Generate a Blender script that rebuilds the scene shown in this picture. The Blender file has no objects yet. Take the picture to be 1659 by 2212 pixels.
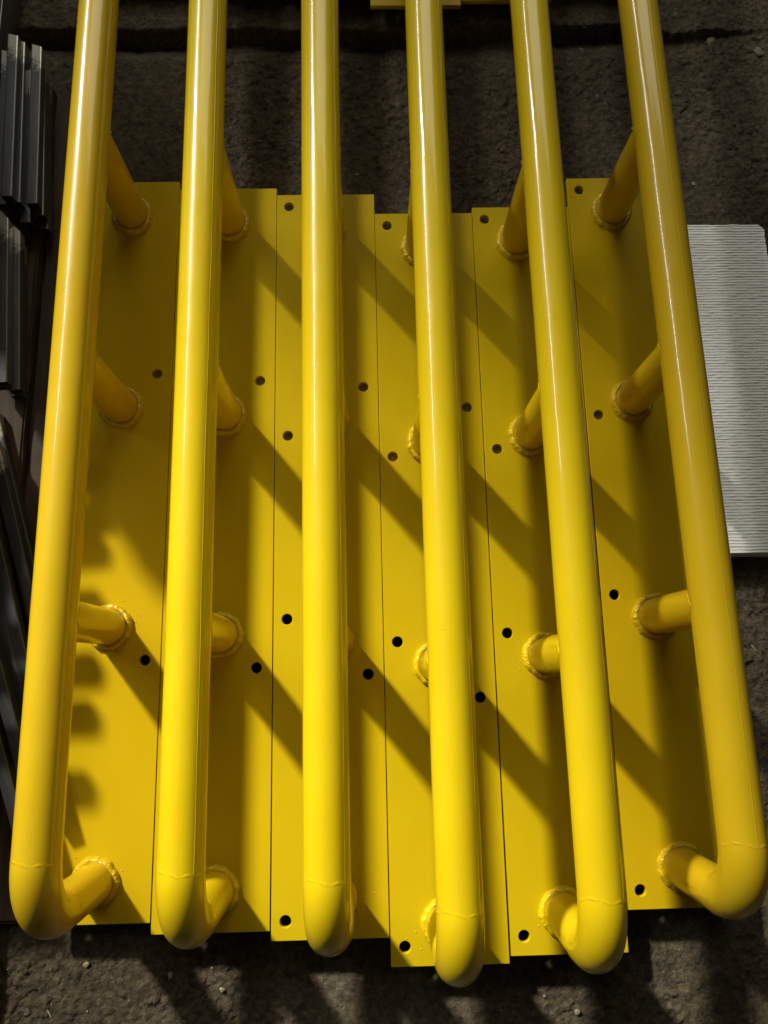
import bpy, bmesh, math, random
import numpy as np
from mathutils import Vector, Matrix

S = bpy.context.scene
COL = S.collection
PI = math.pi
rnd = random.Random(11)

# ------------------------------------------------------------------ camera
cam_d = bpy.data.cameras.new("camera"); cam = bpy.data.objects.new("camera", cam_d); COL.objects.link(cam)
Rm = Matrix(((0.99969308, 0.01546032, -0.0193577), (-0.01911704, 0.97839594, -0.20585414), (0.01575692, 0.20616102, 0.97839121)))
cam.matrix_world = Matrix.Translation((-0.02168506, 0.37669102, 1.243896)) @ Rm.to_4x4()
cam_d.sensor_fit = 'HORIZONTAL'; cam_d.sensor_width = 36.0
cam_d.lens = 36.0 * 1620.6 / 1659.0
cam_d.clip_start = 0.02; cam_d.clip_end = 100
S.camera = cam

# ------------------------------------------------------------------ world and lamps
w = bpy.data.worlds.new("World"); S.world = w; w.use_nodes = True
bg = w.node_tree.nodes['Background']
bg.inputs[0].default_value = (1.0, 0.94, 0.76, 1); bg.inputs[1].default_value = 0.028

SUN_DIR = Vector((-0.92, 1.19, 1.0)).normalized()      # towards the light, high through the open doorway
AIM = Vector((-0.03, 0.0, 0.0))
DIST = 14.0
def lamp(name, kind, loc, target):
    d = bpy.data.lights.new(name, kind); o = bpy.data.objects.new(name, d); COL.objects.link(o)
    o.location = loc
    o.rotation_euler = (Vector(target) - Vector(loc)).to_track_quat('-Z', 'Y').to_euler()
    return o, d
sun, sd = lamp('sunbeam_lamp', 'SPOT', AIM + SUN_DIR * DIST, AIM)
sd.energy = 15800; sd.shadow_soft_size = 0.42; sd.spot_size = math.radians(7.5); sd.spot_blend = 1.0
sd.color = (1.0, 0.95, 0.82)
door, dd = lamp('doorway_daylight', 'AREA', (0.4, 5.2, 3.3), (0.0, 0.9, 0.1))
dd.shape = 'RECTANGLE'; dd.size = 3.6; dd.size_y = 2.7; dd.energy = 86; dd.color = (1.0, 0.98, 0.86)

strip, st = lamp('roof_skylight_strip', 'AREA', (-3.75, 4.5, 4.0), (-3.75 * .55, 4.5 * .55, 0))
strip.rotation_euler = (math.radians(-28), math.radians(-38), 0)
st.shape = 'RECTANGLE'; st.size = .26; st.size_y = 4.8; st.energy = 128; st.color = (1.0, 0.98, 0.90)

S.view_settings.view_transform = 'Standard'; S.view_settings.look = 'None'
S.view_settings.exposure = 0.0; S.view_settings.gamma = 1.0; S.view_settings.use_curve_mapping = False

# ------------------------------------------------------------------ material helpers
def newmat(name):
    m = bpy.data.materials.new(name); m.use_nodes = True
    nt = m.node_tree; b = nt.nodes['Principled BSDF']
    return m, nt, b
def N(nt, t, **kw):
    n = nt.nodes.new(t)
    for k, v in kw.items(): setattr(n, k, v)
    return n
def noise(nt, scale, detail=4, rough=.55, vec=None, mscale=None):
    n = N(nt, 'ShaderNodeTexNoise'); n.inputs['Scale'].default_value = scale
    n.inputs['Detail'].default_value = detail; n.inputs['Roughness'].default_value = rough
    if vec is not None:
        if mscale:
            mp = N(nt, 'ShaderNodeMapping'); mp.inputs['Scale'].default_value = mscale
            nt.links.new(vec, mp.inputs[0]); nt.links.new(mp.outputs[0], n.inputs['Vector'])
        else: nt.links.new(vec, n.inputs['Vector'])
    return n
def ramp(nt, fac, stops):
    r = N(nt, 'ShaderNodeValToRGB'); e = r.color_ramp.elements
    while len(e) < len(stops): e.new(.5)
    for i, (p, c) in enumerate(stops):
        e[i].position = p; e[i].color = tuple(c) + (1,) if len(c) == 3 else c
    nt.links.new(fac, r.inputs[0]); return r
def mixc(nt, a, b, fac, mode='MIX'):
    m = N(nt, 'ShaderNodeMix', data_type='RGBA', blend_type=mode)
    for s, v in ((m.inputs[6], a), (m.inputs[7], b), (m.inputs[0], fac)):
        if hasattr(v, 'is_linked') or hasattr(v, 'links'): nt.links.new(v, s)
        else: s.default_value = v
    return m.outputs[2]
def math_(nt, op, a, b=0.0, clamp=False):
    m = N(nt, 'ShaderNodeMath', operation=op); m.use_clamp = clamp
    for s, v in ((m.inputs[0], a), (m.inputs[1], b)):
        if hasattr(v, 'links'): nt.links.new(v, s)
        else: s.default_value = v
    return m.outputs[0]
def bump(nt, h, strength, dist, prev=None):
    b = N(nt, 'ShaderNodeBump'); b.inputs['Strength'].default_value = strength; b.inputs['Distance'].default_value = dist
    nt.links.new(h, b.inputs['Height'])
    if prev is not None: nt.links.new(prev, b.inputs['Normal'])
    return b.outputs[0]

# yellow gloss paint: orange peel, dust nibs, faint runs
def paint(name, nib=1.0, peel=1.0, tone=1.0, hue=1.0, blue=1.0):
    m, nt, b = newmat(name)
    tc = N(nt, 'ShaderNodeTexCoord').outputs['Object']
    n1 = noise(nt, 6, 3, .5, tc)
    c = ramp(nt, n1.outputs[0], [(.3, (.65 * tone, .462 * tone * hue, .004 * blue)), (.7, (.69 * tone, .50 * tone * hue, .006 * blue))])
    n5 = noise(nt, 34, 6, .7, tc)
    dirt = ramp(nt, n5.outputs[0], [(.72, (0, 0, 0)), (.80, (1, 1, 1))])
    col = mixc(nt, c.outputs[0], (.48, .34, .02, 1), math_(nt, 'MULTIPLY', dirt.outputs[0], .22))
    nt.links.new(col, b.inputs['Base Color'])
    n2 = noise(nt, 26, 2, .4, tc, (1, .35, 1)); n3 = noise(nt, 420, 2, .5, tc)
    v = N(nt, 'ShaderNodeTexVoronoi'); v.inputs['Scale'].default_value = 48; v.inputs['Randomness'].default_value = 1
    nt.links.new(tc, v.inputs['Vector'])
    nibs = ramp(nt, v.outputs['Distance'], [(.035, (1, 1, 1)), (.075, (0, 0, 0))])
    sel = ramp(nt, noise(nt, 17, 2, .5, tc).outputs[0], [(.5, (0, 0, 0)), (.56, (1, 1, 1))])
    nb = math_(nt, 'MULTIPLY', nibs.outputs[0], sel.outputs[0])
    p = bump(nt, n2.outputs[0], .5 * peel, .0016)
    p = bump(nt, n3.outputs[0], .10 * peel, .0004, p)
    p = bump(nt, nb, .7 * nib, .0006, p)
    nt.links.new(p, b.inputs['Normal']); nt.links.new(p, b.inputs['Coat Normal'])
    r = ramp(nt, noise(nt, 11, 4, .6, tc).outputs[0], [(.3, (.30, .30, .30)), (.7, (.40, .40, .40))])
    nt.links.new(r.outputs[0], b.inputs['Roughness'])
    b.inputs['Specular IOR Level'].default_value = .25
    b.inputs['Coat Weight'].default_value = .62; b.inputs['Coat Roughness'].default_value = .105
    return m
M_PAINT = paint('yellow_gloss_paint', .5, 1.0)
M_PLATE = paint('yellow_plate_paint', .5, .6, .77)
_b = M_PLATE.node_tree.nodes['Principled BSDF']
_b.inputs['Coat Weight'].default_value = .02; _b.inputs['Specular IOR Level'].default_value = .06; _b.inputs['Coat Roughness'].default_value = .10
M_WELD = paint('yellow_weld_paint', .8, 1.3)
M_WELD.node_tree.nodes['Principled BSDF'].inputs['Coat Weight'].default_value = .7

# slightly deeper, more orange tone of the yellow, set on the outer two barriers
M_PAINT2 = paint('deeper_yellow_gloss', .5, 1.0, .84, .93, 1.6)
M_PLATE2 = paint('deeper_yellow_plate', .5, .6, .78, .94, 1.0)
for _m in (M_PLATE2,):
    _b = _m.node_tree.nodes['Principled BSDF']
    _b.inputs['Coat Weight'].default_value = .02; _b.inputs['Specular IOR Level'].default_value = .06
# rough old concrete
def concrete():
    m, nt, b = newmat('rough_dark_concrete')
    tc = N(nt, 'ShaderNodeTexCoord').outputs['Object']
    big = noise(nt, 1.6, 5, .6, tc)
    c = ramp(nt, big.outputs[0], [(.3, (.056, .040, .022)), (.5, (.104, .080, .048)), (.72, (.175, .145, .100))])
    fine = noise(nt, 85, 9, .72, tc)
    f = ramp(nt, fine.outputs[0], [(.32, (.30, .30, .30)), (.50, (1, 1, 1)), (.68, (1.8, 1.74, 1.62))])
    c1 = mixc(nt, c.outputs[0], f.outputs[0], 1.0, 'MULTIPLY')
    v = N(nt, 'ShaderNodeTexVoronoi'); v.inputs['Scale'].default_value = 62; nt.links.new(tc, v.inputs['Vector'])
    sp = N(nt, 'ShaderNodeSeparateColor'); nt.links.new(v.outputs['Color'], sp.inputs[0])
    pk = math_(nt, 'GREATER_THAN', sp.outputs[0], .86)
    near = ramp(nt, v.outputs['Distance'], [(.26, (1, 1, 1)), (.38, (0, 0, 0))])
    peb = math_(nt, 'MULTIPLY', pk, near.outputs[0])
    pc = ramp(nt, sp.outputs[1], [(0, (.10, .075, .05)), (.6, (.17, .14, .10)), (1, (.24, .21, .17))])
    c2 = mixc(nt, c1, pc.outputs[0], math_(nt, 'MULTIPLY', peb, .6))
    v2 = N(nt, 'ShaderNodeTexVoronoi'); v2.inputs['Scale'].default_value = 260; nt.links.new(tc, v2.inputs['Vector'])
    sp2 = N(nt, 'ShaderNodeSeparateColor'); nt.links.new(v2.outputs['Color'], sp2.inputs[0])
    pk2 = math_(nt, 'MULTIPLY', math_(nt, 'GREATER_THAN', sp2.outputs[0], .965), math_(nt, 'LESS_THAN', v2.outputs['Distance'], .28))
    c3 = mixc(nt, c2, (.34, .31, .26, 1), math_(nt, 'MULTIPLY', pk2, .7))
    nt.links.new(c3, b.inputs['Base Color'])
    b.inputs['Roughness'].default_value = .78; b.inputs['Specular IOR Level'].default_value = .3
    mus = noise(nt, 30, 10, .68, tc)
    chips = N(nt, 'ShaderNodeTexVoronoi'); chips.inputs['Scale'].default_value = 75
    wv = noise(nt, 22, 3, .6, tc)
    off = N(nt, 'ShaderNodeVectorMath', operation='MULTIPLY_ADD')
    nt.links.new(wv.outputs[1], off.inputs[0]); off.inputs[1].default_value = (.03, .03, .03); nt.links.new(tc, off.inputs[2])
    nt.links.new(off.outputs[0], chips.inputs['Vector'])
    spc = N(nt, 'ShaderNodeSeparateColor'); nt.links.new(chips.outputs['Color'], spc.inputs[0])
    p = bump(nt, mus.outputs[0], 1.0, .022)
    p = bump(nt, spc.outputs[2], .6, .003, p)
    p = bump(nt, fine.outputs[0], 1.0, .006, p)
    p = bump(nt, peb, .5, .002, p)
    nt.links.new(p, b.inputs['Normal'])
    return m
M_FLOOR = concrete()

def steel(name='dark_mill_scale_steel', k=1.0, metal=.75):
    m, nt, b = newmat(name)
    tc = N(nt, 'ShaderNodeTexCoord').outputs['Object']
    n1 = noise(nt, 18, 6, .65, tc, (1, .12, 1)); n2 = noise(nt, 60, 5, .6, tc)
    c = ramp(nt, n1.outputs[0], [(.3, (.030 * k, .031 * k, .034 * k)), (.6, (.075 * k, .076 * k, .080 * k)), (.8, (.14 * k, .14 * k, .14 * k))])
    rust = ramp(nt, n2.outputs[0], [(.62, (0, 0, 0)), (.75, (1, 1, 1))])
    c1 = mixc(nt, c.outputs[0], (.10, .05, .02, 1), math_(nt, 'MULTIPLY', rust.outputs[0], .5))
    # ground, shiny bare metal near the far cut end (the tube is built from y = 0 towards y = -length)
    sx = N(nt, 'ShaderNodeSeparateXYZ'); nt.links.new(tc, sx.inputs[0])
    yy = math_(nt, 'ADD', sx.outputs[1], math_(nt, 'MULTIPLY', math_(nt, 'SUBTRACT', n2.outputs[0], .5), .09))
    g = N(nt, 'ShaderNodeMapRange'); g.inputs[1].default_value = -.045; g.inputs[2].default_value = -.03
    nt.links.new(yy, g.inputs[0])
    c2 = mixc(nt, c1, (.42, .40, .35, 1), g.outputs[0])
    nt.links.new(c2, b.inputs['Base Color'])
    b.inputs['Metallic'].default_value = metal
    r = ramp(nt, n1.outputs[0], [(.3, (.24, .24, .24)), (.7, (.42, .42, .42))]); nt.links.new(r.outputs[0], b.inputs['Roughness'])
    p = bump(nt, n1.outputs[0], .25, .001); p = bump(nt, n2.outputs[0], .15, .0006, p); nt.links.new(p, b.inputs['Normal'])
    return m
M_STEEL = steel('silvery_mill_steel', 1.7, .7)
M_STEEL_DARK = steel('dark_mill_scale_steel', 1.0, .75)

def timber(name, dark, light):
    m, nt, b = newmat(name)
    tc = N(nt, 'ShaderNodeTexCoord').outputs['Object']
    g = noise(nt, 14, 6, .65, tc, (5, .35, 5)); n2 = noise(nt, 9, 5, .6, tc)
    c = ramp(nt, g.outputs[0], [(.3, dark), (.7, light)])
    st = ramp(nt, n2.outputs[0], [(.35, (.5, .5, .5)), (.65, (1, 1, 1))])
    nt.links.new(mixc(nt, c.outputs[0], st.outputs[0], 1, 'MULTIPLY'), b.inputs['Base Color'])
    b.inputs['Roughness'].default_value = .75
    p = bump(nt, g.outputs[0], .6, .003); p = bump(nt, n2.outputs[0], .3, .003, p); nt.links.new(p, b.inputs['Normal'])
    return m
M_BEAR = timber('pale_dusty_timber', (.26, .21, .13), (.42, .34, .22))
M_WOOD = timber('weathered_brown_timber', (.035, .019, .009), (.085, .046, .019))

def foam():
    m, nt, b = newmat('white_ribbed_foam')
    tc = N(nt, 'ShaderNodeTexCoord').outputs['Object']
    n1 = noise(nt, 9, 5, .6, tc); n2 = noise(nt, 160, 4, .6, tc)
    c = ramp(nt, n1.outputs[0], [(.3, (.88, .89, .87)), (.7, (.93, .94, .92))])
    n3 = noise(nt, 70, 3, .6, tc)
    sp = ramp(nt, n3.outputs[0], [(.73, (0, 0, 0)), (.78, (1, 1, 1))])
    nt.links.new(mixc(nt, c.outputs[0], (.35, .33, .27, 1), math_(nt, 'MULTIPLY', sp.outputs[0], .5)), b.inputs['Base Color'])
    b.inputs['Roughness'].default_value = .6
    n4 = noise(nt, 60, 4, .6, tc)
    p = bump(nt, n4.outputs[0], .4, .0014); p = bump(nt, n2.outputs[0], .3, .0008, p); nt.links.new(p, b.inputs['Normal'])
    return m
M_FOAM = foam()

def plainmat(name, col, rough=.7):
    m, nt, b = newmat(name)
    tc = N(nt, 'ShaderNodeTexCoord').outputs['Object']
    n1 = noise(nt, 90, 5, .6, tc)
    c = ramp(nt, n1.outputs[0], [(.3, [x * .7 for x in col]), (.7, col)])
    nt.links.new(c.outputs[0], b.inputs['Base Color']); b.inputs['Roughness'].default_value = rough
    nt.links.new(bump(nt, n1.outputs[0], .5, .001), b.inputs['Normal'])
    return m
M_GRIT = plainmat('pale_stone_grit', (.30, .27, .20), .6)
M_CHIP = plainmat('tan_flake', (.27, .22, .12), .8)
M_PEB = plainmat('brown_pebble', (.20, .17, .12), .8)

# value noise on arrays, for the floor relief
_r = np.random.RandomState(5); _P = _r.rand(512, 512)
def vnoise(x, y):
    xi = np.floor(x).astype(int); yi = np.floor(y).astype(int); fx = x - xi; fy = y - yi
    fx = fx * fx * (3 - 2 * fx); fy = fy * fy * (3 - 2 * fy)
    g = lambda a, b: _P[a % 512, b % 512]
    return (g(xi, yi) * (1 - fx) + g(xi + 1, yi) * fx) * (1 - fy) + (g(xi, yi + 1) * (1 - fx) + g(xi + 1, yi + 1) * fx) * fy
def fbm(x, y, f, o=5, g=.5):
    s = 0; a = 1; t = 0
    for i in range(o):
        s = s + a * vnoise(x * f + 17.3 * i, y * f + 9.1 * i); t += a; a *= g; f *= 2.03
    return s / t - .5

# ------------------------------------------------------------------ object helpers
def mesh_obj(name, verts, faces, mat, parent=None, smooth=True):
    me = bpy.data.meshes.new(name); me.from_pydata([tuple(v) for v in verts], [], faces); me.update()
    me.materials.append(mat)
    if smooth: me.polygons.foreach_set('use_smooth', [True] * len(me.polygons))
    o = bpy.data.objects.new(name, me); COL.objects.link(o)
    if parent is not None: o.parent = parent
    return o
def tag(o, label=None, cat=None, group=None, kind=None):
    for k, v in (('label', label), ('category', cat), ('group', group), ('kind', kind)):
        if v: o[k] = v
    return o
def empty(name, loc=(0, 0, 0), rz=0):
    o = bpy.data.objects.new(name, None); COL.objects.link(o); o.location = loc; o.rotation_euler = (0, 0, rz)
    o.empty_display_size = .05; return o
def sweep(path, radius, seg=64, cap=True):
    """tube along a list of Vectors, all in a plane x = const"""
    V = []; F = []; n = len(path)
    for i, p in enumerate(path):
        a = path[max(i - 1, 0)]; b = path[min(i + 1, n - 1)]
        t = (b - a).normalized(); s = Vector((1, 0, 0)); u = s.cross(t).normalized()
        r = radius(i / (n - 1)) if callable(radius) else radius
        for k in range(seg):
            A = 2 * PI * k / seg
            V.append(p + s * math.cos(A) * r + u * math.sin(A) * r)
    for i in range(n - 1):
        for k in range(seg):
            k2 = (k + 1) % seg
            F.append((i * seg + k, i * seg + k2, (i + 1) * seg + k2, (i + 1) * seg + k))
    return V, F

FZ = -0.056
def facets(x, y, f, amp):
    """broken-stone relief: every cell of a jittered grid is a small tilted facet"""
    x = x * f; y = y * f; xi = np.floor(x).astype(int); yi = np.floor(y).astype(int)
    best = np.full(x.shape, 9e9); out = np.zeros(x.shape)
    for i in (-1, 0, 1):
        for j in (-1, 0, 1):
            a = (xi + i) % 512; b = (yi + j) % 512
            px = xi + i + _P[a, b]; py = yi + j + _P[(a + 91) % 512, (b + 37) % 512]
            d = (x - px) ** 2 + (y - py) ** 2
            v = (_P[(a + 11) % 512, b] - .5) + 1.3 * (_P[a, (b + 19) % 512] - .5) * (x - px) + 1.3 * (_P[(a + 5) % 512, (b + 71) % 512] - .5) * (y - py)
            t = d < best; best = np.where(t, d, best); out = np.where(t, v, out)
    return out * amp
def floor_h(x, y):
    x = np.asarray(x, float); y = np.asarray(y, float)
    h = FZ + .007 * fbm(x, y, 4, 3) + .006 * fbm(x, y, 26, 5, .65)
    m = np.clip(fbm(x + 2, y + 8, 4, 3) * 4 + .75, .25, 1.3)
    h = h + m * (facets(x, y, 60, .0026) + facets(x + 7, y + 3, 130, .0017))
    # joint between two old slabs: sharp lip on the far side, worn slope on the near side
    yl = 1.650 + .016 * fbm(x, 0 * y, 3.0, 3) + .016 * fbm(x + 9, 0 * y, 12.0, 4, .6)
    d = y - yl
    wd = .062 + .02 * fbm(x + 3, 0 * x, 7, 3)
    fade = np.clip((.82 - x) / .35, 0, 1)
    u = np.clip(1 + d / wd, 0, 1)
    slope = np.where(d < 0, -.003 * (u > 0) - .026 * u ** 1.3, 0)
    lip = 1 / (1 + np.exp(-np.clip(d / .0018, -30, 30)))
    h = h + slope * (1 - lip) * fade + .015 * lip * np.exp(-np.clip(d, 0, 9) * 1.2) * (fade * .8 + .2)
    # shallow dips and spalls
    for (px, py, pr, pd) in ((.62, 1.66, .05, .012), (-.12, 1.69, .012, .012), (.61, 1.37, .02, .006), (.56, .05, .05, .007), (-.35, -.12, .06, .006), (.02, -.1, .05, .006)):
        h = h - pd * np.exp(-((x - px) ** 2 + (y - py) ** 2) / pr ** 2)
    return h

# ------------------------------------------------------------------ floor
def axis(lo, hi, step, lo2, hi2, n):
    return np.concatenate([np.linspace(lo2, lo, n, endpoint=False), np.arange(lo, hi, step), np.linspace(hi, hi2, n)])
gx = axis(-.85, .95, .0026, -7, 7, 24); gy = axis(-.28, 1.86, .0026, -5, 9, 24)
GX, GY = np.meshgrid(gx, gy); GZ = floor_h(GX, GY)
nx, ny = len(gx), len(gy)
me = bpy.data.meshes.new('ground')
co = np.stack([GX.ravel(), GY.ravel(), GZ.ravel()], 1).astype(np.float32)
idx = np.arange(nx * ny).reshape(ny, nx)
q = np.stack([idx[:-1, :-1].ravel(), idx[:-1, 1:].ravel(), idx[1:, 1:].ravel(), idx[1:, :-1].ravel()], 1).astype(np.int32)
me.vertices.add(len(co)); me.vertices.foreach_set('co', co.ravel())
me.loops.add(q.size); me.loops.foreach_set('vertex_index', q.ravel())
me.polygons.add(len(q)); me.polygons.foreach_set('loop_start', np.arange(0, q.size, 4, dtype=np.int32)); me.polygons.foreach_set('loop_total', np.full(len(q), 4, np.int32))
me.update(); me.validate(); me.polygons.foreach_set('use_smooth', [True] * len(me.polygons)); me.materials.append(M_FLOOR)
g = bpy.data.objects.new('ground', me); COL.objects.link(g); tag(g, 'rough dark brown concrete floor with a joint between slabs', None, None, 'structure')

# ------------------------------------------------------------------ barrier rails
L = 1.26325; W = .1795; T = .010; H = .21754; R = .03015; ER = .0818
HY = dict(a=1.23886, b=.79652, c=.48195, d=.0268, e=.88405, f=.39091); XL = -.0677; XR = .0640
PP = [.0589, .44513, .82126, 1.192]; FAR = 1.7225
TOT = FAR + L

def plate_mesh(mirror=False):
    cu = bpy.data.curves.new('plate', 'CURVE'); cu.dimensions = '2D'; cu.fill_mode = 'BOTH'
    def poly(pts):
        s = cu.splines.new('POLY'); s.points.add(len(pts) - 1)
        for p, c in zip(s.points, pts): p.co = (c[0], c[1], 0, 1)
        s.use_cyclic_u = True
    poly([(-W / 2, 0), (W / 2, 0), (W / 2, L), (-W / 2, L)])
    holes = [(XL, HY[k]) for k in 'abcd'] + [(XR, HY[k]) for k in 'ef']
    for hx, hy in holes:
        if mirror: hy = L - hy
        poly([(hx + .0088 * math.cos(2 * PI * k / 40), hy + .0088 * math.sin(2 * PI * k / 40)) for k in range(40)])
    cu.extrude = T / 2 - .0007; cu.bevel_depth = .0007; cu.bevel_resolution = 1; cu.offset = -.0007
    o = bpy.data.objects.new('tmp', cu); COL.objects.link(o)
    dg = bpy.context.evaluated_depsgraph_get(); dg.update()
    m = bpy.data.meshes.new_from_object(o.evaluated_get(dg))
    bpy.data.objects.remove(o); m.name = 'base_plate'
    m.transform(Matrix.Translation((0, 0, -T / 2)))
    m.materials.clear(); m.materials.append(M_PLATE)
    return m

def weld_mesh(seed, big=1.0):
    rr = np.random.RandomState(seed); nu, nv = 220, 14
    V = []; F = []
    ph = rr.rand(8) * 6.28
    for i in range(nu):
        a = 2 * PI * i / nu
        lump = .0011 * math.sin(3 * a + ph[0]) + .0008 * math.sin(7 * a + ph[1]) + .0006 * math.sin(13 * a + ph[2])
        rip = .0012 * (float(vnoise(a * 6 + seed, 1.5 + seed)) - .5) + .00012 * math.sin(57 * a + ph[3])
        for j in range(nv + 1):
            t = j / nv                                     # from the plate outside up to the post
            r0 = (.0376 + lump * .7) * (1 - t) + (R - .0005) * t
            z0 = .0088 * big * t + .0042 * math.sin(PI * t) * (1 + 120 * lump)
            r0 += (.0014 + .0022 * (float(vnoise(a * 9 + seed, t * 5)) - .5)) * math.sin(PI * t)
            k = (rip + (float(vnoise(a * 22 + seed * 3, j * .9)) - .5) * .0011 + (rr.rand() - .5) * .00025 + .00022 * math.sin(j * 2.1 + 2 * math.sin(a * 3 + seed))) * (1 if 0 < j < nv else .3)
            if j in (0,): r0 += (rr.rand() - .5) * .0012
            V.append(((r0 + k) * math.cos(a), (r0 + k) * math.sin(a), z0 + k if j else -.0008))
    for i in range(nu):
        i2 = (i + 1) % nu
        for j in range(nv):
            F.append((i * (nv + 1) + j, i2 * (nv + 1) + j, i2 * (nv + 1) + j + 1, i * (nv + 1) + j + 1))
    # paint-covered spatter beads on the plate around the weld
    for s in range(4):
        a = rr.rand() * 6.28; d = .043 + rr.rand() ** 2 * .03; r = .0006 + rr.rand() * .0009
        c = (d * math.cos(a), d * math.sin(a)); base = len(V)
        V.append((c[0], c[1], r * .8))
        for j in range(1, 3):
            for k in range(8):
                b2 = 2 * PI * k / 8; q_ = r * (.75 if j == 1 else 1.15)
                V.append((c[0] + q_ * math.cos(b2), c[1] + q_ * math.sin(b2), r * .5 if j == 1 else -.0003))
        for k in range(8):
            k2 = (k + 1) % 8
            F.append((base, base + 1 + k, base + 1 + k2)); F.append((base + 1 + k, base + 9 + k, base + 9 + k2, base + 1 + k2))
    return V, F
def repaint(o, m):
    o.material_slots[0].link = 'OBJECT'; o.material_slots[0].material = m
def ring_mesh(r, seed, axis='Y', wdt=.0026, hgt=.00034):
    """thin proud butt-weld line round a pipe, slightly wandering"""
    rr = np.random.RandomState(seed); nu, nv = 120, 6; V = []; F = []; p = rr.rand(4) * 6.28
    for i in range(nu):
        a = 2 * PI * i / nu
        off = .0026 * math.sin(2 * a + p[0]) + .0012 * math.sin(5 * a + p[3]) + .0006 * math.sin(9 * a + p[1]) + .0005 * (rr.rand() - .5)
        hh = hgt * (1 + .5 * math.sin(11 * a + p[2]) + .6 * (rr.rand() - .5))
        for j in range(nv + 1):
            t = j / nv; q_ = r - .0002 + hh * math.sin(PI * t); y = off + (t - .5) * 2 * wdt
            V.append((q_ * math.cos(a), y, q_ * math.sin(a)) if axis == 'Y' else (q_ * math.cos(a), q_ * math.sin(a), y))
    for i in range(nu):
        i2 = (i + 1) % nu
        for j in range(nv):
            F.append((i * (nv + 1) + j, i2 * (nv + 1) + j, i2 * (nv + 1) + j + 1, i * (nv + 1) + j + 1))
    return V, F
def saddle_mesh(seed):
    rr = np.random.RandomState(seed); nu, nv = 120, 8; V = []; F = []
    P = []
    for i in range(nu):
        a = 2 * PI * i / nu; x = R * math.cos(a) ; y = R * math.sin(a)
        P.append(Vector((x, y, -math.sqrt(max(R * R - x * x, 0)))))
    for i in range(nu):
        p = P[i]; t = (P[(i + 1) % nu] - P[i - 1]).normalized()
        rad = Vector((p.x, p.y, 0)).normalized(); u = t.cross(rad).normalized(); s = u.cross(t)
        r = .0003 + abs(math.sin(2 * PI * i / nu)) ** .7 * (.0026 + .0005 * math.sin(i * .9) + (rr.rand() - .5) * .0009)
        for k in range(nv):
            A = 2 * PI * k / nv; V.append(p + s * math.cos(A) * r + u * math.sin(A) * r)
    for i in range(nu):
        i2 = (i + 1) % nu
        for k in range(nv): F.append((i * nv + k, i2 * nv + k, i2 * nv + (k + 1) % nv, i * nv + (k + 1) % nv))
    return V, F

rail_labels = [
 'yellow pipe barrier leftmost of the row, beside the dark steel tubes',
 'yellow pipe barrier second from the left, its pipe bright, between leftmost and third',
 'yellow pipe barrier third from the left, with a straight upright pipe that hides its posts',
 'yellow pipe barrier fourth from the left, reaching lowest at the bottom edge',
 'yellow pipe barrier second from the right, posts showing left of its pipe',
 'yellow pipe barrier rightmost of the row, beside the white foam board']
GR = 'yellow pipe barriers laid side by side'
root = empty('pipe_barrier'); tag(root, rail_labels[0], 'barrier', GR)
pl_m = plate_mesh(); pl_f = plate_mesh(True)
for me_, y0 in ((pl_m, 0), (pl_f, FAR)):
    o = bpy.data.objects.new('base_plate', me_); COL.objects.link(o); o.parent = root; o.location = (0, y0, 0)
railparts = []
def rp(name, VF, mat, loc=(0, 0, 0), parent=root):
    o = mesh_obj(name, VF[0], VF[1], mat, parent); o.location = loc; return o
# straight pipe, with very slight waviness of wall
y0, y1 = PP[0] + ER, TOT - PP[0] - ER
path = [Vector((0, y0 + (y1 - y0) * i / 90, H)) for i in range(91)]
rp('top_pipe', sweep(path, R, 96), M_PAINT)
for end in (0, 1):
    yp = PP[0] if end == 0 else TOT - PP[0]; sg = 1 if end == 0 else -1
    pts = [Vector((0, yp + sg * (ER - ER * math.sin(a)), H - ER + ER * math.cos(a))) for a in [PI / 2 * i / 24 for i in range(25)]]
    pts = [pts[0] + Vector((0, sg * .006, 0)), pts[0] + Vector((0, sg * .002, 0))] + pts
    er = lambda t: R - .00006 + .0007 * math.sin(PI * min(max(t, 0), 1))
    rp('elbow', sweep(pts, er, 72), M_PAINT)
    rp('end_post', sweep([Vector((0, yp, H - ER)), Vector((0, yp, .06)), Vector((0, yp, -.001))], R, 72), M_PAINT)
    rp('seam_weld', ring_mesh(R + .00013, 3 + end), M_WELD, (0, yp + sg * ER, H))
    rp('seam_weld', ring_mesh(R + .00013, 13 + end, 'Z'), M_WELD, (0, yp, H - ER))
posts = PP[1:] + [FAR + L - PP[0] - (p - PP[0]) for p in PP[1:]][::-1]
for i, yp in enumerate(posts):
    rp('post', sweep([Vector((0, yp, H - .004)), Vector((0, yp, .06)), Vector((0, yp, -.001))], R - .0010, 72), M_PAINT)
    rp('joint_weld', saddle_mesh(40 + i), M_WELD, (0, yp, H))
for i, yp in enumerate([PP[0]] + posts + [TOT - PP[0]]):
    o = rp('foot_weld', weld_mesh(60 + i), M_WELD, (0, yp, 0)); o.rotation_euler.z = i * 1.3
def seam_strip(length):
    V = []; F = []; n = 120; ws = (-.0009, -.0004, .0004, .0009); hs = (-.0003, .00028, .00028, -.0003)
    for i in range(n + 1):
        y = length * i / n; wob = .0004 * math.sin(y * 9) + .0003 * math.sin(y * 31)
        for w_, h_ in zip(ws, hs): V.append((w_ + wob, y, R + h_ * (1 + .3 * math.sin(y * 47))))
    for i in range(n):
        for k in range(3): F.append((i * 4 + k, i * 4 + k + 1, i * 4 + 5 + k, i * 4 + 4 + k))
    return V, F
rp('lengthwise_seam', seam_strip(y1 - y0), M_PAINT, (0, y0, H))
kids = list(root.children)
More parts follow.
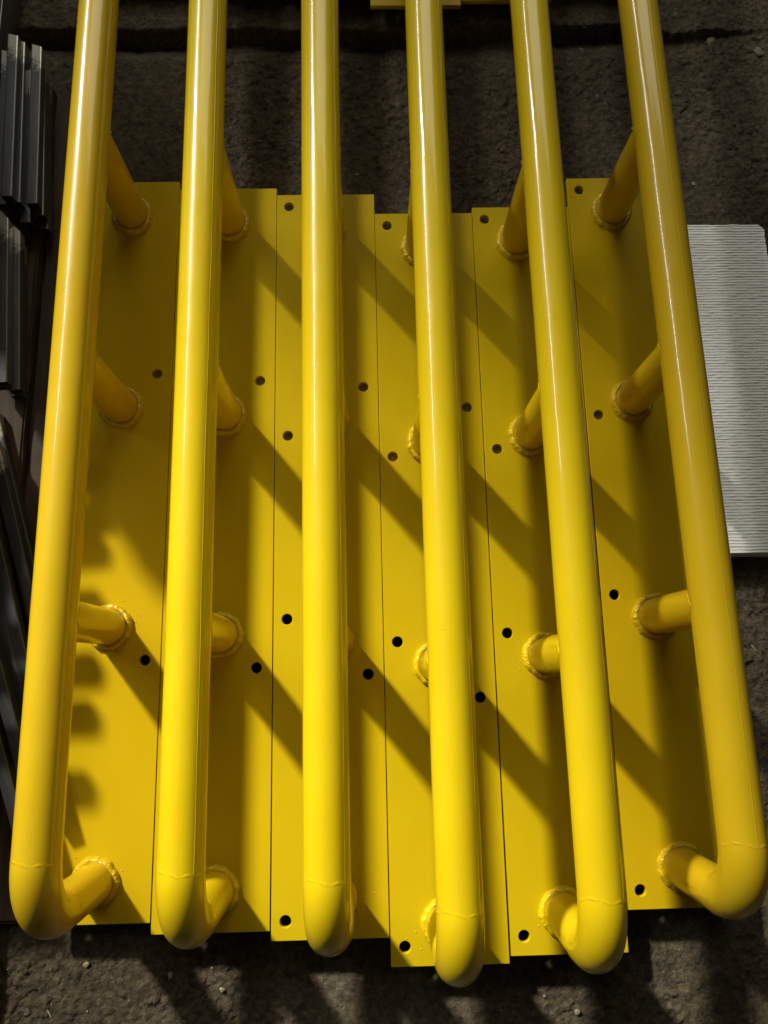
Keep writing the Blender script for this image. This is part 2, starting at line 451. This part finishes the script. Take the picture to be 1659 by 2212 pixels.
POSE = [(-.45263, .00838, .00209, .0027, .0042), (-.27185, -.00736, .00216, .0053, -.0008), (-.09093, -.02075, .0024, .0088, -.0029),
        (.08976, -.06086, .0025, -.0046, -.0015), (.27111, -.04983, .0030, -.0051, -.0063), (.45454, .01015, .0055, 0, -.0106)]
SEAM = [62, 44, 52, 50, 47, 10]
rots = [0, 2.1, 4.0, 1.1, 3.2, 5.3]
# the loop makes barriers 2..6 first, then poses the source
def pose(r, parts, i):
    X, Y, t, po, t2 = POSE[i]
    r.location = (X, Y, (0, .0004, 0, -.0003, .0003, 0)[i]); r.rotation_euler = (0, 0, t)
    for c in parts:
        if c.name.startswith('base_plate'): continue
        if c.name.startswith('lengthwise'): c.rotation_euler.y = math.radians(SEAM[i])
        # pipe work sits a few mm off the plate centre line and very slightly askew
        b = c['base_loc']; yb = b[1]
        px = -.0042 if i == 2 and c.name.startswith('foot_weld') else 0
        c.location = (b[0] + po + px + t2 * yb, yb, b[2])
        c.rotation_euler.z = c['base_rot'] - t2 + (rots[i] if c.name.startswith('foot_weld') else 0)
for c in kids:
    c['base_loc'] = tuple(c.location); c['base_rot'] = c.rotation_euler.z
for i in range(1, 6):
    r = root.copy(); COL.objects.link(r); r['label'] = rail_labels[i]
    cc = []
    for c in kids:
        k = c.copy(); COL.objects.link(k); k.parent = r; cc.append(k)
    pose(r, cc, i)
pose(root, kids, 0)
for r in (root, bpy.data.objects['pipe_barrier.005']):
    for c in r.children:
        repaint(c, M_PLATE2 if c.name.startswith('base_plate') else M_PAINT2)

# ------------------------------------------------------------------ timber bearers under the plates and the left beam
def box_obj(name, dx, dy, dz, mat, loc, rz=0, bev=.004, parent=None, rough=0.0, seed=0):
    bm = bmesh.new(); bmesh.ops.create_cube(bm, size=1)
    for v in bm.verts: v.co = Vector((v.co.x * dx, v.co.y * dy, v.co.z * dz))
    if rough:
        n = max(2, int(max(dx, dy) / .06))
        bmesh.ops.subdivide_edges(bm, edges=[e for e in bm.edges if e.calc_length() > max(dx, dy) * .9], cuts=n)
    bmesh.ops.bevel(bm, geom=[e for e in bm.edges if e.is_manifold and e.calc_face_angle() > .5], offset=bev, segments=2, affect='EDGES')
    if rough:
        rr = random.Random(seed)
        for v in bm.verts: v.co += Vector((rr.uniform(-1, 1), rr.uniform(-.3, .3), rr.uniform(-1, 1))) * rough
    me = bpy.data.meshes.new(name); bm.to_mesh(me); bm.free(); me.materials.append(mat)
    o = bpy.data.objects.new(name, me); COL.objects.link(o); o.location = loc; o.rotation_euler = (0, 0, rz)
    if parent: o.parent = parent
    return o
for (y, wd, txt) in ((.815, .23, 'brown timber bearer seen through the middle bolt holes of the yellow plates'),
                     (.17, .075, 'timber bearer under the near ends of the yellow plates'),
                     (1.86, .09, 'timber bearer under the near ends of the far plates'), (2.7, .09, 'timber bearer under the far plates furthest from the camera')):
    o = box_obj('timber_bearer', 1.02, wd, .050, M_BEAR, (0, y, -.0365 + .0005), 0, .003)
    tag(o, txt, 'timber', 'timber bearers under the plates')

bx1 = -.624
o = box_obj('timber_beam', .60, 1.78, .036, M_WOOD, (bx1 - .300, .61, -.038), .0, .004, None, .0012, 3)
tag(o, 'long brown timber beam carrying the dark steel tubes at the left edge', 'timber')
o = box_obj('timber_plank', .079, 1.5, .022, M_WOOD, (-.5830, .75, -.0465), .0, .007, None, .0012, 4)
tag(o, 'low dark brown plank with a rounded end beside the leftmost yellow pipe', 'timber')

# ------------------------------------------------------------------ steel tubes, left pile
def tube_mesh(length, s=.0200, wall=.0018, mitre=.012, h=None):
    h = h or s
    bm = bmesh.new()
    def loop(w_, h_, y, r, slope):
        out = []
        for (cx_, cz_, a0) in ((w_ / 2 - r, h_ / 2 - r, 0), (-w_ / 2 + r, h_ / 2 - r, 90), (-w_ / 2 + r, -h_ / 2 + r, 180), (w_ / 2 - r, -h_ / 2 + r, 270)):
            for k in range(4):
                A = math.radians(a0 + 30 * k); x = cx_ + r * math.cos(A); z = cz_ + r * math.sin(A)
                out.append(bm.verts.new((x, y + slope * x / (w_ / 2), z)))
        return out
    ys = [(-length, 0), (-length * .66, 0), (-length * .33, 0), (-mitre, 0), (0, mitre)]
    oo = [loop(s, h, y, .0025, -sl) for y, sl in ys]; ii = [loop(s - 2 * wall, h - 2 * wall, y, .0012, -sl) for y, sl in ys]
    n = 16
    for a in range(len(ys) - 1):
        for k in range(n):
            k2 = (k + 1) % n
            bm.faces.new((oo[a][k], oo[a][k2], oo[a + 1][k2], oo[a + 1][k])); bm.faces.new((ii[a][k], ii[a + 1][k], ii[a + 1][k2], ii[a][k2]))
    for k in range(n):
        k2 = (k + 1) % n
        bm.faces.new((oo[0][k], ii[0][k], ii[0][k2], oo[0][k2])); bm.faces.new((oo[-1][k], oo[-1][k2], ii[-1][k2], ii[-1][k]))
    bmesh.ops.recalc_face_normals(bm, faces=bm.faces)
    me = bpy.data.meshes.new('square_tube'); bm.to_mesh(me); bm.free(); me.materials.append(M_STEEL)
    me.polygons.foreach_set('use_smooth', [True] * len(me.polygons))
    return me
TG = 'short dark steel tubes piled on the beam'
def tube(far, ztop, ang, length, label, s=.0200, mitre=.012, group=TG, name='steel_tube'):
    """far = top right corner of the far end"""
    me = tube_mesh(length, s, mitre=mitre)
    o = bpy.data.objects.new(name, me); COL.objects.link(o)
    a = math.radians(ang); c, sn = math.cos(a), math.sin(a)
    o.location = (far[0] - s / 2 * c, far[1] - s / 2 * sn, ztop - s / 2); o.rotation_euler = (0, 0, a)
    # smooth by angle would round the box: mark flat faces instead
    for p in me.polygons: p.use_smooth = False
    tag(o, label, 'steel tube', group); return o
Z0 = -.0195
for fx, fy, lay, ang, ln, mt, lb in (
  (-.6557, 1.5366, 4, 2.7, .334, .003, 'bright topped steel tube highest of the upper left pile, cut by the picture edge'),
  (-.6525, 1.5439, 3, 3.0, .340, .006, 'dark steel tube directly beneath the bright topped one, its far corner cut to a point'),
  (-.6207, 1.5325, 3, 2.8, .331, .004, 'dark steel tube with a ground pale patch at its far end, upper left pile'),
  (-.6213, 1.5187, 2, 3.6, .328, .004, 'dark steel tube directly under the one with the ground pale far end'),
  (-.6430, 1.4983, 2, 3.4, .321, .004, 'dark steel tube second layer up, its mouth below the pale ended one'),
  (-.6224, 1.4907, 1, 4.0, .314, .008, 'lowest and rightmost steel tube of the upper left pile, beside the plank'),
  (-.6460, 1.5000, 1, 4.0, .32, .004, 'steel tube on the beam at the bottom of the upper left pile'),
  (-.6760, 1.5200, 3, 2.8, .32, .004, 'steel tube of the upper left pile almost wholly outside the picture'),
  (-.6535, 1.1829, 3, 4.3, .319, .012, 'steel tube with a pale curved cut end, top of the middle left pile'),
  (-.6412, 1.1701, 2, 4.4, .312, .012, 'slim dark steel tube right of the curved cut one, middle left pile'),
  (-.6447, 1.1530, 1, 4.4, .298, .004, 'bottom steel tube of the middle left pile with a scrap of light at its mouth'),
  (-.6660, 1.1650, 2, 4.4, .30, .004, 'steel tube under the curved cut one, middle left pile')):
    tube((fx, fy), Z0 + .0200 * lay + .0001 * lay, ang, ln, lb, mitre=mt)
# slanting fan of tubes
words7 = ['lowest and rightmost tube of the slanting fan of steel tubes', 'second tube of the slanting fan counted from its lower right edge',
  'third tube of the slanting fan counted from its lower right edge', 'fourth tube of the slanting fan counted from its lower right edge',
  'fifth tube of the slanting fan counted from its lower right edge', 'sixth tube of the slanting fan, higher than the fifth',
  'seventh and nearest tube of the slanting fan, at the left picture edge']
fan = [(-.662, .8298, 1, 17.1, .40), (-.6452, .7649, 2, 16.9, .38), (-.6600, .6965, 2, 17.3, .36), (-.6396, .6641, 3, 17.0, .36),
       (-.6330, .5750, 3, 18.2, .34), (-.6180, .4750, 4, 19.5, .30), (-.6080, .3600, 4, 20.0, .27)]
for (fx, fy, lay, a, ln), t in zip(fan, words7):
    tube((fx, fy), Z0 + .0201 * lay, a, ln, t, group='slanting fan of steel tubes', mitre=.004).data.materials[0] = M_STEEL_DARK
# unseen stack added left of the picture edge, sized to shade the leftmost plate
words = ['lowest', 'second', 'third', 'fourth', 'fifth', 'sixth', 'topmost']
for lay in range(7):
    me = tube_mesh(.86, .034, .003, .002, .0625)
    o = bpy.data.objects.new('shade_box_section', me); COL.objects.link(o)
    o.location = (-.700 - .017 - .003 * (lay % 2), 1.822 + (0, .012, -.004, .016, .004, .02, .006)[lay], Z0 + .0314 + .0627 * lay)
    tag(o, words[lay] + ' unseen box section added left of the picture edge to shade the leftmost plate', 'steel tube', 'unseen box sections added for shade')
o = box_obj('shadow_tube_support', .16, .62, .192, M_WOOD, (-.785, .53, .0765), 0, .004)  # added unseen support for the shadow-casting tubes
tag(o, 'unseen timber block added left of the picture to hold the shadow-casting cross tubes', 'timber')
for i, y in enumerate((.848, .792, .700, .600, .526, .420)):  # unseen tubes added and spaced to cast tooth-shaped shadows on the leftmost plate
    me = tube_mesh(.22, .030, .003, .002)
    o = bpy.data.objects.new('shadow_cross_tube', me); COL.objects.link(o)
    o.location = (-.628, y, .173 + .0155); o.rotation_euler = (0, 0, -PI / 2 + (.10, .06, .02, 0, -.02, -.03)[i])
    tag(o, ['furthest', 'second furthest', 'third furthest', 'third nearest', 'second nearest', 'nearest'][i] + ' unseen cross tube added left of the picture to cast a tooth shadow', 'steel tube', 'unseen shadow-casting tubes left of the picture')

# ------------------------------------------------------------------ foam board
def foam_board():
    Lx, Ly, Tt = .160, .622, .048; pitch = .00545
    ny_ = int(Ly / pitch); nx_ = 40
    V = []; F = []; rows = []
    prof = [(0, 0), (.12, .00062), (.26, .00072), (.40, .0002), (.7, -.00005)]
    rr = np.random.RandomState(8)
    for j in range(ny_):
        for (f, dz) in prof:
            y = (j + f) * pitch; row = []
            for i in range(nx_ + 1):
                u = i / nx_; x = u * Lx
                xr = Lx
                if y > Ly - .012: xr = Lx - (y - (Ly - .012)) * 1.0
                wob = .0007 * (vnoise(x * 55 + 3, j * 1.7) - .5) * 2
                wz = .0009 * (vnoise(x * 90, j * 2.3 + 7) - .5)
                xx = u * xr + (.0012 * (vnoise(j * 1.3, 4.4) - .5) * 2 if i == nx_ else 0)
                yy = y + float(wob)
                row.append(len(V)); V.append((xx, yy, dz + float(wz) + .0012 * float(vnoise(x * 20, y * 20))))
            rows.append(row)
    for a, b in zip(rows[:-1], rows[1:]):
        for i in range(nx_): F.append((a[i], a[i + 1], b[i + 1], b[i]))
    # skirt and bottom
    per = rows[0] + [r[-1] for r in rows[1:]] + rows[-1][::-1][1:] + [r[0] for r in rows[::-1][1:-1]]
    base = len(V)
    for p in per:
        x, y, z = V[p]; V.append((x + float(vnoise(x * 200, y * 200) - .5) * .001, y, -Tt))
    n = len(per)
    for k in range(n): F.append((per[k], base + k, base + (k + 1) % n, per[(k + 1) % n]))
    F.append([base + k for k in range(n)][::-1])
    o = mesh_obj('foam_board', V, F, M_FOAM, None, False)
    return o
fb = foam_board(); fb.location = (.560, .559, -.0075); fb.rotation_euler = (0, 0, -.004)
tag(fb, 'white ribbed foam board lying on the floor by the rightmost yellow pipe', 'foam board')

# ------------------------------------------------------------------ grit and stones on the floor
def rock(rr, r, flat=.6, n=1):
    bm = bmesh.new(); bmesh.ops.create_icosphere(bm, subdivisions=n, radius=1)
    sx, sy, sz = r * rr.uniform(.7, 1.3), r * rr.uniform(.6, 1.0), r * flat * rr.uniform(.6, 1)
    a = rr.uniform(0, 6.28); ca, sa = math.cos(a), math.sin(a); V = []
    for v in bm.verts:
        k = rr.uniform(.75, 1.15); x, y, z = v.co.x * sx * k, v.co.y * sy * k, v.co.z * sz * k
        V.append((x * ca - y * sa, x * sa + y * ca, z))
    F = [tuple(v.index for v in f.verts) for f in bm.faces]; bm.free(); return V, F
V = []; F = []
for i in range(1500):
    x = rnd.uniform(-.8, .9); y = rnd.uniform(-.25, 1.8)
    cl = float(vnoise(x * 6 + 40, y * 6 + 11))
    if rnd.random() > cl * 1.3: continue
    r = .0006 + rnd.random() ** 4 * .0022
    v, f = rock(rnd, r, .8)
    if rnd.random() < .25:
        a_ = rnd.uniform(0, 3.14); ca, sa = math.cos(a_), math.sin(a_)
        v = [((p[0] * 4 * ca - p[1] * .6 * sa), (p[0] * 4 * sa + p[1] * .6 * ca), p[2] * .6) for p in v]
    z = float(floor_h(x, y)); b = len(V)
    V += [(p[0] + x, p[1] + y, p[2] + z + r * .35) for p in v]; F += [tuple(k + b for k in t) for t in f]
o = mesh_obj('grit', V, F, M_GRIT, None, False); tag(o, 'pale grit and tiny stone crumbs scattered on the dark floor', 'grit', None, 'stuff')
V = []; F = []
for i in range(2600):
    x = rnd.uniform(-.82, .9); y = rnd.uniform(-.25, 1.8)
    if rnd.random() > float(vnoise(x * 5 + 4, y * 5 + 71)) * 1.5: continue
    r = .0012 + rnd.random() ** 3 * .0042
    v, f = rock(rnd, r, .6); z = float(floor_h(x, y)); b = len(V)
    V += [(p[0] + x, p[1] + y, p[2] + z - r * .08) for p in v]; F += [tuple(k + b for k in t) for t in f]
o = mesh_obj('gravel', V, F, M_FLOOR, None, False); tag(o, 'dark embedded stones standing proud of the worn floor', 'gravel', None, 'stuff')
stones = [(.700, 1.639, .011, .25, M_CHIP, 'stone_chip', 'flat tan four-sided chip on the dark floor at the upper right'),
          (.79, 1.60, .010, .5, M_PEB, 'pebble', 'rounded brown pebble at the upper right picture edge'),
          (.625, 1.30, .004, .6, M_GRIT, 'pebble', 'small pale pebble on the floor right of the rightmost pipe, above the foam board'),
          (.290, -.150, .0050, .7, M_GRIT, 'pebble', 'small white pebble at the bottom edge under the second barrier from the right'),
          (-.345, -.085, .0050, .6, M_GRIT, 'pebble', 'pale pebble in the sunlit floor patch at the lower left'),
          (-.262, -.105, .0045, .6, M_GRIT, 'pebble', 'pale pebble just right of the lower left sunlit patch'),
          (.035, -.080, .0055, .6, M_GRIT, 'pebble', 'whitish pebble in the sunlit floor patch below the third barrier'),
          (-.475, -.065, .0050, .5, M_CHIP, 'pebble', 'dull leaf shaped chip on the shaded floor at the lower left corner')]
for x, y, r, fl, mt, nm, lb in stones:
    v, f = rock(rnd, r, fl, 2); o = mesh_obj(nm, v, f, mt, None, False)
    o.location = (x, y, float(floor_h(x, y)) + r * fl * .5); tag(o, lb, 'stone')

# ------------------------------------------------------------------ render
S.render.engine = 'CYCLES'
S.cycles.max_bounces = 8; S.cycles.diffuse_bounces = 5; S.cycles.glossy_bounces = 4
S.cycles.sample_clamp_indirect = 6
